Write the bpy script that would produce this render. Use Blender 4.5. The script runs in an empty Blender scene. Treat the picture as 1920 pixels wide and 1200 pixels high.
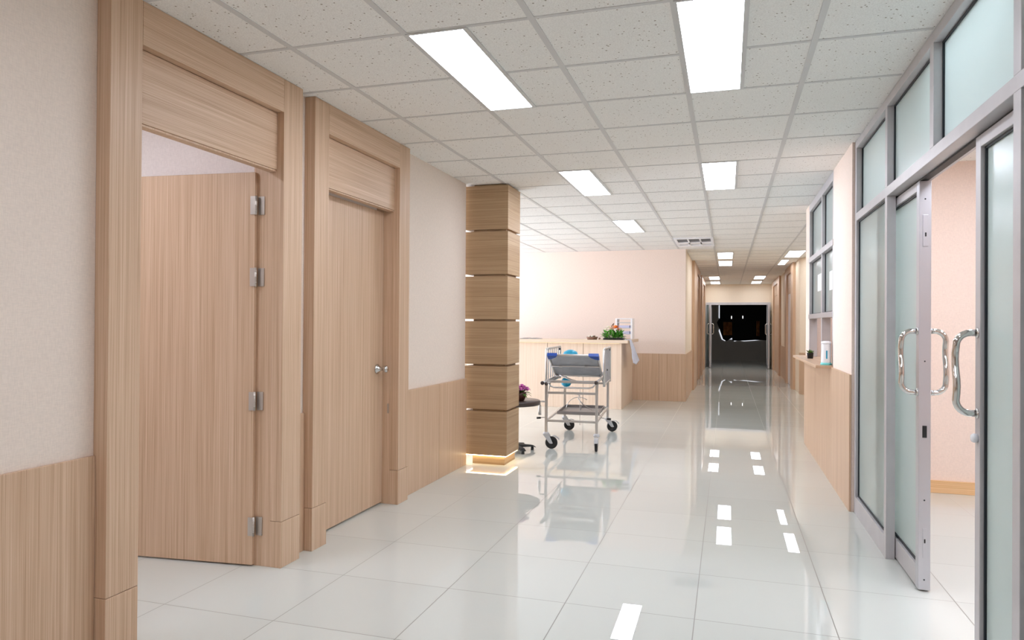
import bpy, bmesh, math, random
from mathutils import Vector, Matrix
random.seed(7)
sc = bpy.context.scene
COL = sc.collection
PI = math.pi

# ------------------------------------------------------------------ camera
CAM_Z = 1.3352
YAW, PITCH, ROLL, FPX = .2974, .0055, .0066, 1317.6
cam_d = bpy.data.cameras.new('camera')
cam_d.sensor_width = 36
cam_d.lens = FPX / 1920 * 36
cam_d.clip_start = .05
cam_d.clip_end = 200
cam = bpy.data.objects.new('camera', cam_d)
COL.objects.link(cam)
_f = Vector((-math.sin(YAW) * math.cos(PITCH), math.cos(YAW) * math.cos(PITCH), math.sin(PITCH)))
_r = Vector((math.cos(YAW), math.sin(YAW), 0))
_u = _r.cross(_f)
r_ = math.cos(ROLL) * _r + math.sin(ROLL) * _u
u_ = -math.sin(ROLL) * _r + math.cos(ROLL) * _u
M = Matrix.Identity(4)
for i in range(3):
    M[i][0], M[i][1], M[i][2] = r_[i], u_[i], -_f[i]
M[2][3] = CAM_Z
cam.matrix_world = M
sc.camera = cam

# ------------------------------------------------------------------ world, daylight, exposure
w = bpy.data.worlds.new('world')
sc.world = w
w.use_nodes = True
w.node_tree.nodes['Background'].inputs[0].default_value = (.86, .93, 1, 1)
w.node_tree.nodes['Background'].inputs[1].default_value = 1.2
sc.view_settings.view_transform = 'Standard'
sc.view_settings.look = 'None'
sc.view_settings.exposure = 0.06
sc.view_settings.gamma = 1
sc.view_settings.use_curve_mapping = False
sc.cycles.use_denoising = True
sc.cycles.max_bounces = 14
sc.cycles.diffuse_bounces = 8
sc.cycles.glossy_bounces = 6
sc.cycles.transmission_bounces = 8
sc.cycles.transparent_max_bounces = 8
sc.cycles.sample_clamp_indirect = 8
sc.cycles.caustics_reflective = False
sc.cycles.caustics_refractive = False
LAMP = 19.0            # radiance of the ceiling light diffusers
DAY = 560              # daylight through the lobby window, watts


def area_light(name, loc, direction, sx, sy, power, color=(1, 1, 1)):
    d = bpy.data.lights.new(name, 'AREA')
    d.shape = 'RECTANGLE'
    d.size, d.size_y, d.energy, d.color = sx, sy, power, color
    o = bpy.data.objects.new(name, d)
    COL.objects.link(o)
    o.location = loc
    o.rotation_euler = Vector(direction).to_track_quat('-Z', 'Y').to_euler()
    return o


# daylight entering by the big window at the left end of the lobby (out of frame)
area_light('lobby_daylight', (-8.25, 10.2, 1.45), (1, .02, .34), 3.5, 2.0, DAY, (.76, .85, 1))

# ------------------------------------------------------------------ materials


def lin(c):
    return tuple(((v / 255) / 12.92 if v / 255 <= .04045 else ((v / 255 + .055) / 1.055) ** 2.4) for v in c) + (1,)


def nmat(name):
    m = bpy.data.materials.new(name)
    m.use_nodes = True
    nt = m.node_tree
    b = nt.nodes['Principled BSDF']
    return m, nt, b


def plain(name, rgb, rough=.5, metal=0, spec=.5, noise=0, nscale=40, bump=0):
    m, nt, b = nmat(name)
    b.inputs['Base Color'].default_value = lin(rgb)
    b.inputs['Roughness'].default_value = rough
    b.inputs['Metallic'].default_value = metal
    b.inputs['Specular IOR Level'].default_value = spec
    if noise or bump:
        tc = nt.nodes.new('ShaderNodeTexCoord')
        n = nt.nodes.new('ShaderNodeTexNoise')
        n.inputs['Scale'].default_value = nscale
        n.inputs['Detail'].default_value = 3
        nt.links.new(tc.outputs['Object'], n.inputs['Vector'])
        if noise:
            r = nt.nodes.new('ShaderNodeValToRGB')
            c = lin(rgb)
            r.color_ramp.elements[0].position = .3
            r.color_ramp.elements[1].position = .7
            r.color_ramp.elements[0].color = tuple(v * (1 - noise) for v in c[:3]) + (1,)
            r.color_ramp.elements[1].color = tuple(min(1, v * (1 + noise)) for v in c[:3]) + (1,)
            nt.links.new(n.outputs['Fac'], r.inputs['Fac'])
            nt.links.new(r.outputs['Color'], b.inputs['Base Color'])
        if bump:
            bp = nt.nodes.new('ShaderNodeBump')
            bp.inputs['Strength'].default_value = bump
            bp.inputs['Distance'].default_value = .002
            nt.links.new(n.outputs['Fac'], bp.inputs['Height'])
            nt.links.new(bp.outputs['Normal'], b.inputs['Normal'])
    return m


def wood(name, axis, lo=(178, 146, 117), mid=(200, 168, 140), hi=(215, 187, 162), rough=.42):
    """light laminate with fine straight grain running along one axis (or level all round for 'xy')"""
    m, nt, b = nmat(name)
    tc = nt.nodes.new('ShaderNodeTexCoord')
    oi = nt.nodes.new('ShaderNodeObjectInfo')
    add = nt.nodes.new('ShaderNodeVectorMath')
    add.operation = 'ADD'
    mul = nt.nodes.new('ShaderNodeVectorMath')
    mul.operation = 'SCALE'
    mul.inputs['Scale'].default_value = 7.3
    cmb = nt.nodes.new('ShaderNodeCombineXYZ')
    for k in range(3):
        nt.links.new(oi.outputs['Random'], cmb.inputs[k])
    nt.links.new(cmb.outputs[0], mul.inputs[0])
    nt.links.new(tc.outputs['Object'], add.inputs[0])
    nt.links.new(mul.outputs[0], add.inputs[1])

    def grain(across, along, detail):
        mp = nt.nodes.new('ShaderNodeMapping')
        s = [across] * 3
        for q in axis:
            s['xyz'.index(q)] = along
        mp.inputs['Scale'].default_value = s
        n = nt.nodes.new('ShaderNodeTexNoise')
        n.inputs['Scale'].default_value = 1
        n.inputs['Detail'].default_value = detail
        n.inputs['Roughness'].default_value = .55
        nt.links.new(add.outputs[0], mp.inputs['Vector'])
        nt.links.new(mp.outputs['Vector'], n.inputs['Vector'])
        return n
    g1, g2 = grain(300, 1.6, 4), grain(40, .3, 3)
    mx = nt.nodes.new('ShaderNodeMath')
    mx.operation = 'MULTIPLY_ADD'
    mx.inputs[1].default_value = .68
    hf = nt.nodes.new('ShaderNodeMath')
    hf.operation = 'MULTIPLY'
    hf.inputs[1].default_value = .32
    nt.links.new(g2.outputs['Fac'], hf.inputs[0])
    nt.links.new(g1.outputs['Fac'], mx.inputs[0])
    nt.links.new(hf.outputs[0], mx.inputs[2])
    r = nt.nodes.new('ShaderNodeValToRGB')
    r.color_ramp.elements[0].position = .34
    r.color_ramp.elements[0].color = lin(lo)
    r.color_ramp.elements[1].position = .64
    r.color_ramp.elements[1].color = lin(hi)
    e = r.color_ramp.elements.new(.48)
    e.color = lin(mid)
    nt.links.new(mx.outputs[0], r.inputs['Fac'])
    nt.links.new(r.outputs['Color'], b.inputs['Base Color'])
    b.inputs['Roughness'].default_value = rough
    b.inputs['Specular IOR Level'].default_value = .35
    return m


def math_node(nt, op, a, bb=None):
    n = nt.nodes.new('ShaderNodeMath')
    n.operation = op
    for k, v in enumerate((a, bb)):
        if v is None:
            continue
        if isinstance(v, (int, float)):
            n.inputs[k].default_value = v
        else:
            nt.links.new(v, n.inputs[k])
    return n.outputs[0]


def floor_mat():
    m, nt, b = nmat('polished_floor_tile')
    geo = nt.nodes.new('ShaderNodeNewGeometry')
    sp = nt.nodes.new('ShaderNodeSeparateXYZ')
    nt.links.new(geo.outputs['Position'], sp.inputs[0])
    ds, cells = [], []
    for out, off in ((sp.outputs['X'], -.1368), (sp.outputs['Y'], 3.303)):
        t = math_node(nt, 'DIVIDE', math_node(nt, 'SUBTRACT', out, off), .6)
        fr = math_node(nt, 'FRACT', t)
        ds.append(math_node(nt, 'ABSOLUTE', math_node(nt, 'SUBTRACT', fr, .5)))
        cells.append(math_node(nt, 'FLOOR', t))
    edge = math_node(nt, 'MAXIMUM', ds[0], ds[1])
    line = math_node(nt, 'GREATER_THAN', edge, .5 - .0022 / .6)
    cv = nt.nodes.new('ShaderNodeCombineXYZ')
    nt.links.new(cells[0], cv.inputs[0])
    nt.links.new(cells[1], cv.inputs[1])
    wn = nt.nodes.new('ShaderNodeTexWhiteNoise')
    nt.links.new(cv.outputs[0], wn.inputs['Vector'])
    rp = nt.nodes.new('ShaderNodeValToRGB')
    rp.color_ramp.elements[0].color = lin((203, 206, 200))
    rp.color_ramp.elements[1].color = lin((207, 210, 204))
    nt.links.new(wn.outputs['Value'], rp.inputs['Fac'])
    mix = nt.nodes.new('ShaderNodeMix')
    mix.data_type = 'RGBA'
    nt.links.new(line, mix.inputs[0])
    nt.links.new(rp.outputs['Color'], mix.inputs[6])
    mix.inputs[7].default_value = lin((134, 131, 124))
    nt.links.new(mix.outputs[2], b.inputs['Base Color'])
    rg = math_node(nt, 'MULTIPLY_ADD', line, .4)
    rg.node.inputs[2].default_value = .006
    nt.links.new(rg, b.inputs['Roughness'])
    b.inputs['IOR'].default_value = 1.62
    return m


def ceiling_mat():
    m, nt, b = nmat('speckled_ceiling_tile')
    geo = nt.nodes.new('ShaderNodeNewGeometry')
    mp = nt.nodes.new('ShaderNodeMapping')
    mp.inputs['Rotation'].default_value = (0, 0, .4)
    nt.links.new(geo.outputs['Position'], mp.inputs['Vector'])
    v = nt.nodes.new('ShaderNodeTexVoronoi')
    v.inputs['Scale'].default_value = 55
    nt.links.new(mp.outputs[0], v.inputs['Vector'])
    sc_ = nt.nodes.new('ShaderNodeSeparateColor')
    nt.links.new(v.outputs['Color'], sc_.inputs[0])
    size = math_node(nt, 'MULTIPLY', math_node(nt, 'MAXIMUM', math_node(nt, 'SUBTRACT', sc_.outputs[0], .5), 0), .55)
    pit = math_node(nt, 'LESS_THAN', v.outputs['Distance'], size)
    n = nt.nodes.new('ShaderNodeTexNoise')
    n.inputs['Scale'].default_value = 160
    n.inputs['Detail'].default_value = 2
    nt.links.new(geo.outputs['Position'], n.inputs['Vector'])
    rp = nt.nodes.new('ShaderNodeValToRGB')
    rp.color_ramp.elements[0].position = .35
    rp.color_ramp.elements[1].position = .6
    rp.color_ramp.elements[0].color = lin((228, 226, 223))
    rp.color_ramp.elements[1].color = lin((240, 239, 236))
    nt.links.new(n.outputs['Fac'], rp.inputs['Fac'])
    mix = nt.nodes.new('ShaderNodeMix')
    mix.data_type = 'RGBA'
    nt.links.new(pit, mix.inputs[0])
    nt.links.new(rp.outputs['Color'], mix.inputs[6])
    mix.inputs[7].default_value = lin((158, 148, 138))
    nt.links.new(mix.outputs[2], b.inputs['Base Color'])
    b.inputs['Roughness'].default_value = .9
    b.inputs['Specular IOR Level'].default_value = .1
    return m


def wallpaper_mat(name, rgb):
    m, nt, b = nmat(name)
    tc = nt.nodes.new('ShaderNodeTexCoord')
    outs = []
    for s in ((260, 260, 40), (40, 40, 300)):
        mp = nt.nodes.new('ShaderNodeMapping')
        mp.inputs['Scale'].default_value = s
        n = nt.nodes.new('ShaderNodeTexNoise')
        n.inputs['Scale'].default_value = 1
        n.inputs['Detail'].default_value = 2
        nt.links.new(tc.outputs['Object'], mp.inputs['Vector'])
        nt.links.new(mp.outputs[0], n.inputs['Vector'])
        outs.append(n.outputs['Fac'])
    f = math_node(nt, 'MULTIPLY', math_node(nt, 'ADD', outs[0], outs[1]), .5)
    r = nt.nodes.new('ShaderNodeValToRGB')
    r.color_ramp.elements[0].position = .38
    r.color_ramp.elements[1].position = .62
    c = lin(rgb)
    r.color_ramp.elements[0].color = tuple(x * .94 for x in c[:3]) + (1,)
    r.color_ramp.elements[1].color = tuple(min(1, x * 1.04) for x in c[:3]) + (1,)
    nt.links.new(f, r.inputs['Fac'])
    nt.links.new(r.outputs['Color'], b.inputs['Base Color'])
    bp = nt.nodes.new('ShaderNodeBump')
    bp.inputs['Strength'].default_value = .15
    bp.inputs['Distance'].default_value = .001
    nt.links.new(f, bp.inputs['Height'])
    nt.links.new(bp.outputs['Normal'], b.inputs['Normal'])
    b.inputs['Roughness'].default_value = .75
    b.inputs['Specular IOR Level'].default_value = .2
    return m


def emit(name, rgb, strength):
    m = bpy.data.materials.new(name)
    m.use_nodes = True
    nt = m.node_tree
    nt.nodes.remove(nt.nodes['Principled BSDF'])
    e = nt.nodes.new('ShaderNodeEmission')
    e.inputs[0].default_value = lin(rgb)
    e.inputs[1].default_value = strength
    nt.links.new(e.outputs[0], nt.nodes['Material Output'].inputs[0])
    return m


def frosted(name, rgb):
    m = bpy.data.materials.new(name)
    m.use_nodes = True
    nt = m.node_tree
    nt.nodes.remove(nt.nodes['Principled BSDF'])
    t = nt.nodes.new('ShaderNodeBsdfTranslucent')
    t.inputs[0].default_value = lin(rgb)
    d = nt.nodes.new('ShaderNodeBsdfDiffuse')
    d.inputs[0].default_value = lin(rgb)
    g = nt.nodes.new('ShaderNodeBsdfGlossy')
    g.inputs['Roughness'].default_value = .22
    a = nt.nodes.new('ShaderNodeMixShader')
    a.inputs[0].default_value = .22
    nt.links.new(t.outputs[0], a.inputs[1])
    nt.links.new(d.outputs[0], a.inputs[2])
    fr = nt.nodes.new('ShaderNodeFresnel')
    fr.inputs[0].default_value = 1.35
    bmx = nt.nodes.new('ShaderNodeMixShader')
    nt.links.new(fr.outputs[0], bmx.inputs[0])
    nt.links.new(a.outputs[0], bmx.inputs[1])
    nt.links.new(g.outputs[0], bmx.inputs[2])
    nt.links.new(bmx.outputs[0], nt.nodes['Material Output'].inputs[0])
    return m


WV = wood('light_laminate_upright_grain', 'z')
WH = wood('light_laminate_level_grain', 'y')
WP = wood('pillar_laminate_level_grain', 'xy', (152, 122, 91), (173, 143, 110), (192, 164, 131))
WX = wood('desk_laminate_level_grain', 'x', (208, 184, 160), (222, 200, 178), (230, 210, 190))
WD = wood('desk_front_laminate', 'z', (212, 186, 164), (226, 204, 184), (234, 215, 198))
WB = wood('baseboard_laminate', 'x', (206, 160, 110), (226, 184, 136), (236, 198, 154))
M_FLOOR = floor_mat()
M_CEIL = ceiling_mat()
M_GRID = plain('painted_ceiling_rail', (204, 203, 202), .5)
M_WALL = wallpaper_mat('beige_wallpaper', (228, 214, 202))
M_PEACH = wallpaper_mat('peach_wallpaper', (239, 221, 209))
M_ROOM = wallpaper_mat('pink_white_paint', (240, 231, 228))
M_PEACH2 = wallpaper_mat('deeper_peach_wallpaper', (237, 216, 203))
M_BEIGE2 = wallpaper_mat('sand_wallpaper', (232, 216, 196))
M_ALU = plain('satin_aluminium', (192, 188, 190), .4, .2, noise=.04, nscale=8)
M_ALUL = plain('brushed_aluminium_edge', (200, 200, 206), .3, .7)
M_STEEL = plain('stainless_steel', (200, 198, 196), .16, 1)
M_CHROME = plain('chrome', (215, 213, 210), .08, 1)
M_BEDST = plain('brushed_bed_steel', (206, 203, 201), .3, .8)
M_BEDPAN = plain('grey_bed_sheet_metal', (180, 183, 190), .4, .4, noise=.08, nscale=14)
M_BLACK = plain('black_rubber', (22, 22, 23), .5)
M_GASK = plain('black_gasket', (28, 34, 40), .5)
M_DARKSTEEL = plain('dark_brown_table_lacquer', (62, 50, 48), .3)
M_FROST = frosted('frosted_green_glass', (240, 252, 250))
M_LAMP = emit('lamp_diffuser', (233, 238, 250), LAMP)
M_LAMP_LOWERED = emit('lowered_lamp_diffuser', (240, 245, 252), 13)  # ordinary lamp diffuser, strength turned down to dim the far corridor
M_STRIP = emit('warm_light_strip', (255, 228, 176), 15)
M_DAYPANE = emit('daylight_window', (235, 240, 250), .9)
M_LED = emit('small_lamp', (255, 255, 255), 2.5)
M_WHITE = plain('white_plastic', (240, 240, 244), .4)
M_PAPER = plain('white_paper', (243, 242, 244), .8)
M_LAV = plain('lavender_paper', (205, 204, 232), .8)
M_GREYPL = plain('grey_plastic', (190, 192, 196), .45)
M_CLOTH = plain('white_blue_cloth', (222, 228, 250), .85, noise=.04, nscale=30)
M_BLUE = plain('blue_plastic', (24, 74, 168), .35)
M_TEAL = plain('teal_plastic', (28, 158, 196), .35, noise=.1, nscale=12)
M_TEALL = plain('pale_teal_plastic', (120, 214, 216), .35)
M_LEAF = plain('green_leaf', (92, 168, 58), .5, noise=.35, nscale=30)
M_LEAF2 = plain('dull_green_leaf', (88, 120, 52), .5, noise=.3, nscale=60)
M_ORANGE = plain('orange_petal', (244, 156, 78), .6, noise=.12, nscale=40)
M_CREAM = plain('cream_petal', (240, 236, 216), .6)
M_PINK = plain('pink_purple_petal', (190, 96, 168), .6, noise=.3, nscale=40)
M_BROWN = plain('brown_wicker', (128, 96, 78), .7, noise=.3, nscale=90)
M_GREYWALL = plain('grey_back_room_paint', (176, 172, 168), .8)
M_TARP = plain('black_curtain_fabric', (12, 12, 13), .9)
M_BRCLOTH = plain('brown_curtain_fabric', (150, 92, 44), .85, noise=.35, nscale=9)
M_WHITEDOOR = plain('white_painted_door', (236, 232, 240), .4)
M_PLUG = plain('hinge_steel', (190, 182, 174), .32, .7)
M_TRAY = plain('grey_mesh_tray', (150, 146, 146), .4, .6)

# ------------------------------------------------------------------ mesh helpers


class MB:
    def __init__(s):
        s.bm = bmesh.new()

    def box(s, x0, x1, y0, y1, z0, z1, bev=0):
        g = bmesh.ops.create_cube(s.bm, size=1)
        vs = g['verts']
        for v in vs:
            v.co = Vector(((x0 + x1) / 2 + v.co.x * (x1 - x0), (y0 + y1) / 2 + v.co.y * (y1 - y0), (z0 + z1) / 2 + v.co.z * (z1 - z0)))
        if bev:
            es = list({e for v in vs for e in v.link_edges})
            bmesh.ops.bevel(s.bm, geom=es, offset=bev, segments=2, profile=.5, affect='EDGES')
        return s

    def obox(s, c, ux, uy, uz, bev=0):
        """box from centre and three half-axis vectors"""
        g = bmesh.ops.create_cube(s.bm, size=2)
        c, ux, uy, uz = Vector(c), Vector(ux), Vector(uy), Vector(uz)
        for v in g['verts']:
            p = v.co.copy()
            v.co = c + ux * p.x + uy * p.y + uz * p.z
        if bev:
            es = list({e for v in g['verts'] for e in v.link_edges})
            bmesh.ops.bevel(s.bm, geom=es, offset=bev, segments=2, profile=.5, affect='EDGES')
        return s

    def tube(s, pts, r, n=10, cap=True):
        pts = [Vector(p) for p in pts]
        rings = []
        up = None
        for i, p in enumerate(pts):
            a = pts[max(0, i - 1)]
            b = pts[min(len(pts) - 1, i + 1)]
            t = (b - a).normalized()
            if up is None:
                up = t.orthogonal().normalized()
            else:
                up = (up - t * up.dot(t))
                up = up.normalized() if up.length > 1e-6 else t.orthogonal().normalized()
            sd = t.cross(up)
            rr = r[i] if isinstance(r, (list, tuple)) else r
            rings.append([s.bm.verts.new(p + (up * math.cos(2 * PI * k / n) + sd * math.sin(2 * PI * k / n)) * rr) for k in range(n)])
        for a, b in zip(rings, rings[1:]):
            for k in range(n):
                f = s.bm.faces.new((a[k], a[(k + 1) % n], b[(k + 1) % n], b[k]))
                f.smooth = True
        if cap:
            s.bm.faces.new(list(reversed(rings[0])))
            s.bm.faces.new(rings[-1])
        return s

    def lathe(s, prof, c=(0, 0, 0), axis=(0, 0, 1), n=24):
        """profile of (radius, height) turned about an axis through c"""
        ax = Vector(axis).normalized()
        ex = ax.orthogonal().normalized()
        ey = ax.cross(ex)
        c = Vector(c)
        rings = []
        for (r, h) in prof:
            if r < 1e-6:
                rings.append([s.bm.verts.new(c + ax * h)])
            else:
                rings.append([s.bm.verts.new(c + ax * h + (ex * math.cos(2 * PI * k / n) + ey * math.sin(2 * PI * k / n)) * r) for k in range(n)])
        for a, b in zip(rings, rings[1:]):
            for k in range(n):
                q = [a[k % len(a)], a[(k + 1) % len(a)], b[(k + 1) % len(b)], b[k % len(b)]]
                u = []
                for v in q:
                    if v not in u:
                        u.append(v)
                if len(u) >= 3:
                    f = s.bm.faces.new(u)
                    f.smooth = True
        return s

    def prism(s, poly, lo, hi, f):
        """polygon of 2-D points between two offsets; f(a, b, t) gives the point"""
        A = [s.bm.verts.new(f(a, b, lo)) for a, b in poly]
        B = [s.bm.verts.new(f(a, b, hi)) for a, b in poly]
        n = len(poly)
        s.bm.faces.new(A)
        s.bm.faces.new(list(reversed(B)))
        for k in range(n):
            s.bm.faces.new((A[k], B[k], B[(k + 1) % n], A[(k + 1) % n]))
        return s

    def blob(s, c, rx, ry, rz, jitter=.1, sub=2, seed=1):
        rnd = random.Random(seed)
        g = bmesh.ops.create_icosphere(s.bm, subdivisions=sub, radius=1)
        for v in g['verts']:
            k = 1 + rnd.uniform(-jitter, jitter)
            v.co = Vector((c[0] + v.co.x * rx * k, c[1] + v.co.y * ry * k, c[2] + v.co.z * rz * k))
            for fc in v.link_faces:
                fc.smooth = True
        return s

    def leaf(s, p, d, length, width, droop=.3):
        p, d = Vector(p), Vector(d).normalized()
        sd = d.cross(Vector((0, 0, 1)))
        sd = sd.normalized() if sd.length > .01 else Vector((1, 0, 0))
        up = sd.cross(d)
        prev = None
        for i in range(5):
            t = i / 4
            cpt = p + d * length * t + Vector((0, 0, -droop * length * t * t))
            wv = sd * width * math.sin(PI * (.12 + .86 * t)) * .5
            row = [s.bm.verts.new(cpt - wv), s.bm.verts.new(cpt - up * width * .12), s.bm.verts.new(cpt + wv)]
            if prev:
                for k in (0, 1):
                    fc = s.bm.faces.new((prev[k], prev[k + 1], row[k + 1], row[k]))
                    fc.smooth = True
            prev = row
        return s


ORIG = {}


def build(name, mb, mat, parent=None, local=False):
    me = bpy.data.meshes.new(name)
    bm = mb.bm
    bmesh.ops.recalc_face_normals(bm, faces=bm.faces[:])
    o = bpy.data.objects.new(name, me)
    COL.objects.link(o)
    if parent is not None:
        o.parent = parent
        org = ORIG[parent.name]
        if not local:
            bmesh.ops.translate(bm, verts=bm.verts[:], vec=-org)
        ORIG[o.name] = org
    else:
        ORIG[o.name] = Vector((0, 0, 0))
    bm.to_mesh(me)
    bm.free()
    me.materials.append(mat)
    return o


def settle(o):
    """move the origin of a one-mesh thing to the middle of its base"""
    vs = [v.co for v in o.data.vertices]
    c = Vector(((min(v.x for v in vs) + max(v.x for v in vs)) / 2, (min(v.y for v in vs) + max(v.y for v in vs)) / 2, min(v.z for v in vs)))
    o.data.transform(Matrix.Translation(-c))
    o.location = c
    ORIG[o.name] = c
    return o


def tag(o, label, cat, group=None):
    o['label'] = label
    o['category'] = cat
    if group:
        o['group'] = group
    return o


def empty(name, loc, rz=0):
    o = bpy.data.objects.new(name, None)
    COL.objects.link(o)
    o.location = loc
    o.rotation_euler = (0, 0, rz)
    o.empty_display_size = .1
    ORIG[o.name] = Vector(loc)
    return o


def thing(name, label, cat, loc, rz=0, group=None):
    return tag(empty(name, loc, rz), label, cat, group)


def single(name, mb, mat, label, cat, group=None):
    return tag(settle(build(name, mb, mat)), label, cat, group)


def struct(name, mb, mat, label=None, cat=None):
    o = build(name, mb, mat)
    o['kind'] = 'structure'
    if label:
        tag(o, label, cat)
    return o


def struct_root(name, loc, label, cat):
    o = thing(name, label, cat, loc)
    o['kind'] = 'structure'
    return o


def copy_tree(o, parent=None):
    c = o.copy()
    COL.objects.link(c)
    if parent is not None:
        c.parent = parent
    for ch in [k for k in o.children]:
        copy_tree(ch, c)
    return c


CZ = 2.661          # ceiling height

# ------------------------------------------------------------------ floor and ceiling
struct('floor', MB().box(-8.1, 4.2, -4.1, 28.1, -.1, 0), M_FLOOR, 'glossy pale floor of large square tiles', 'floor')
ceil = struct('ceiling', MB().box(-8.1, 4.2, -4.1, 28.1, CZ, CZ + .1), M_CEIL, 'speckled white tile ceiling in a square grid', 'ceiling')
g = MB()
GX, GY, ZB = -.8181, 2.924, CZ - .0035
for (x0, x1, y0, y1) in ((-2.37, .87, -3.9, 6.27), (-7.9, .85, 6.27, 8.66), (-7.9, 1.33, 8.66, 12.58), (-.69, 1.33, 12.58, 23.78)):
    k = math.ceil((x0 - GX) / .6)
    while GX + .6 * k < x1:
        g.box(GX + .6 * k - .0145, GX + .6 * k + .0145, y0, y1, ZB, CZ + .002)
        k += 1
    k = math.ceil((y0 - GY) / .6)
    while GY + .6 * k < y1:
        g.box(x0, x1, GY + .6 * k - .011, GY + .6 * k + .011, ZB + .001, CZ + .002)
        k += 1
build('ceiling_grid', g, M_GRID, ceil)

# ------------------------------------------------------------------ walls
wl = MB()
XA, XB = -2.38, -2.5
wl.box(XB, XA, -4.1, 2.317, 0, CZ)
wl.box(XB, XA, 2.317, 3.32, 2.235, CZ)
wl.box(XB, XA, 3.32, 3.738, 0, CZ)
wl.box(XB, XA, 3.738, 4.735, 2.235, CZ)
wl.box(XB, XA, 4.735, 6.25, 0, CZ)
bmesh.ops.remove_doubles(wl.bm, verts=wl.bm.verts[:], dist=.0005)
struct('wall_left', wl, M_WALL, 'beige papered wall with the two wooden doors', 'wall')
struct('wall_near', MB().box(-2.5, 1.1, -4.1, -4.0, 0, CZ), M_WALL, 'beige wall closing the corridor', 'wall')
struct('wall_lobby_near', MB().box(-8.1, -2.501, 6.12, 6.25, 0, CZ), M_PEACH, 'peach wall at near side of the lobby', 'wall')
wlob = MB()
wlob.box(-8.1, -8.0, 6.25, 8.4, 0, CZ).box(-8.1, -8.0, 12.0, 12.7, 0, CZ)
wlob.box(-8.1, -8.0, 8.4, 12.0, 0, .35).box(-8.1, -8.0, 8.4, 12.0, 2.5, CZ)
bmesh.ops.remove_doubles(wlob.bm, verts=wlob.bm.verts[:], dist=.0005)
struct('wall_lobby_left', wlob, M_PEACH, 'peach lobby wall around a wide window', 'wall')
lw = struct_root('window_1', (-8.05, 10.2, .35), 'wide daylight window of the lobby', 'window')
f_ = MB()
for y in (8.4, 9.57, 10.75, 11.94):
    f_.box(-8.08, -8.02, y, y + .06, .35, 2.5)
f_.box(-8.08, -8.02, 8.46, 11.94, .35, .41).box(-8.08, -8.02, 8.46, 11.94, 2.44, 2.5)
build('window_frame', f_, M_ALU, lw)
struct('wall_back', MB().box(-8.0, -.70, 12.6, 12.72, 0, CZ), M_PEACH, 'peach wall behind the reception desk', 'wall')
struct('wall_corridor_left', MB().box(-.82, -.70, 12.72, 23.8, 0, CZ), M_BEIGE2, 'left wall of the far corridor', 'wall')
we = MB()
we.box(-.82, -.68, 23.8, 23.92, 0, CZ).box(1.315, 1.5, 23.8, 23.92, 0, CZ).box(-.68, 1.315, 23.8, 23.92, 2.075, CZ)
bmesh.ops.remove_doubles(we.bm, verts=we.bm.verts[:], dist=.0005)
struct('wall_end', we, M_BEIGE2, 'beige wall over the glass doors at the corridor end', 'wall')
# right of the far corridor: straight wall, then the splayed corner
wr = MB()
wr.box(1.36, 1.48, 14.83, 23.8, 0, CZ)
bmesh.ops.remove_doubles(wr.bm, verts=wr.bm.verts[:], dist=.0005)
struct('wall_corridor_right', wr, M_BEIGE2, 'right wall of the far corridor', 'wall')
sp_ = [(1.36, 14.83), (2.96, 10.87), (3.08, 10.95), (1.48, 14.9)]
struct('wall_splay', MB().prism(sp_, 0, CZ, lambda a, b, t: Vector((a, b, t))), M_BEIGE2, 'splayed beige wall at the start of the far corridor', 'wall')
struct('wall_lobby_right', MB().box(2.96, 3.06, 8.76, 10.9, 0, CZ), M_BEIGE2, 'beige wall right of the lobby', 'wall')
# right side: peach wall, counter block
wm = MB()
wm.box(.857, .975, 5.562, 6.5, 0, CZ).box(.857, .975, 6.5, 8.66, 0, .97).box(.857, .975, 8.34, 8.66, .97, CZ)
bmesh.ops.remove_doubles(wm.bm, verts=wm.bm.verts[:], dist=.0005)
struct('wall_right', wm, M_PEACH, 'peach wall between the frosted glass partition and the counter window', 'wall')
struct('wall_counter_end', MB().box(.976, 3.1, 8.66, 8.76, 0, CZ), M_PEACH, 'end wall of the counter office', 'wall')
struct('wall_room_back', MB().box(.976, 4.1, 6.42, 6.54, 0, CZ), M_PEACH2, 'peach back wall seen through the open sliding doors', 'wall')
struct('wall_room_side', MB().box(4.1, 4.2, -4.1, 8.76, 0, CZ), M_PEACH2, 'peach side wall of the glazed room', 'wall')
struct('wall_right_near', MB().box(.88, 1.0, -4.0, 1.55, 0, CZ), M_PEACH, 'peach wall on the right behind the viewer', 'wall')
struct('wall_room_near', MB().box(1.0, 4.1, -.5, -.4, 0, CZ), M_PEACH2, 'peach near wall of the glazed room', 'wall')
struct('baseboard_right', MB().box(.98, 4.1, 6.4, 6.42, 0, .1, .003), WB, 'light wooden skirting along the back wall of the glazed room', 'baseboard')
# left room behind the open door
struct('wall_left_room_back', MB().box(-6.0, -2.501, 3.42, 3.52, 0, CZ), M_ROOM, 'pinkish wall behind the open door', 'wall')
struct('wall_left_room_side', MB().box(-6.1, -6.0, .4, 3.52, 0, CZ), M_ROOM, 'pinkish side wall behind the open door', 'wall')
struct('wall_left_room_near', MB().box(-6.0, -2.501, .3, .4, 0, CZ), M_ROOM, 'pinkish near wall behind the open door', 'wall')
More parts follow.
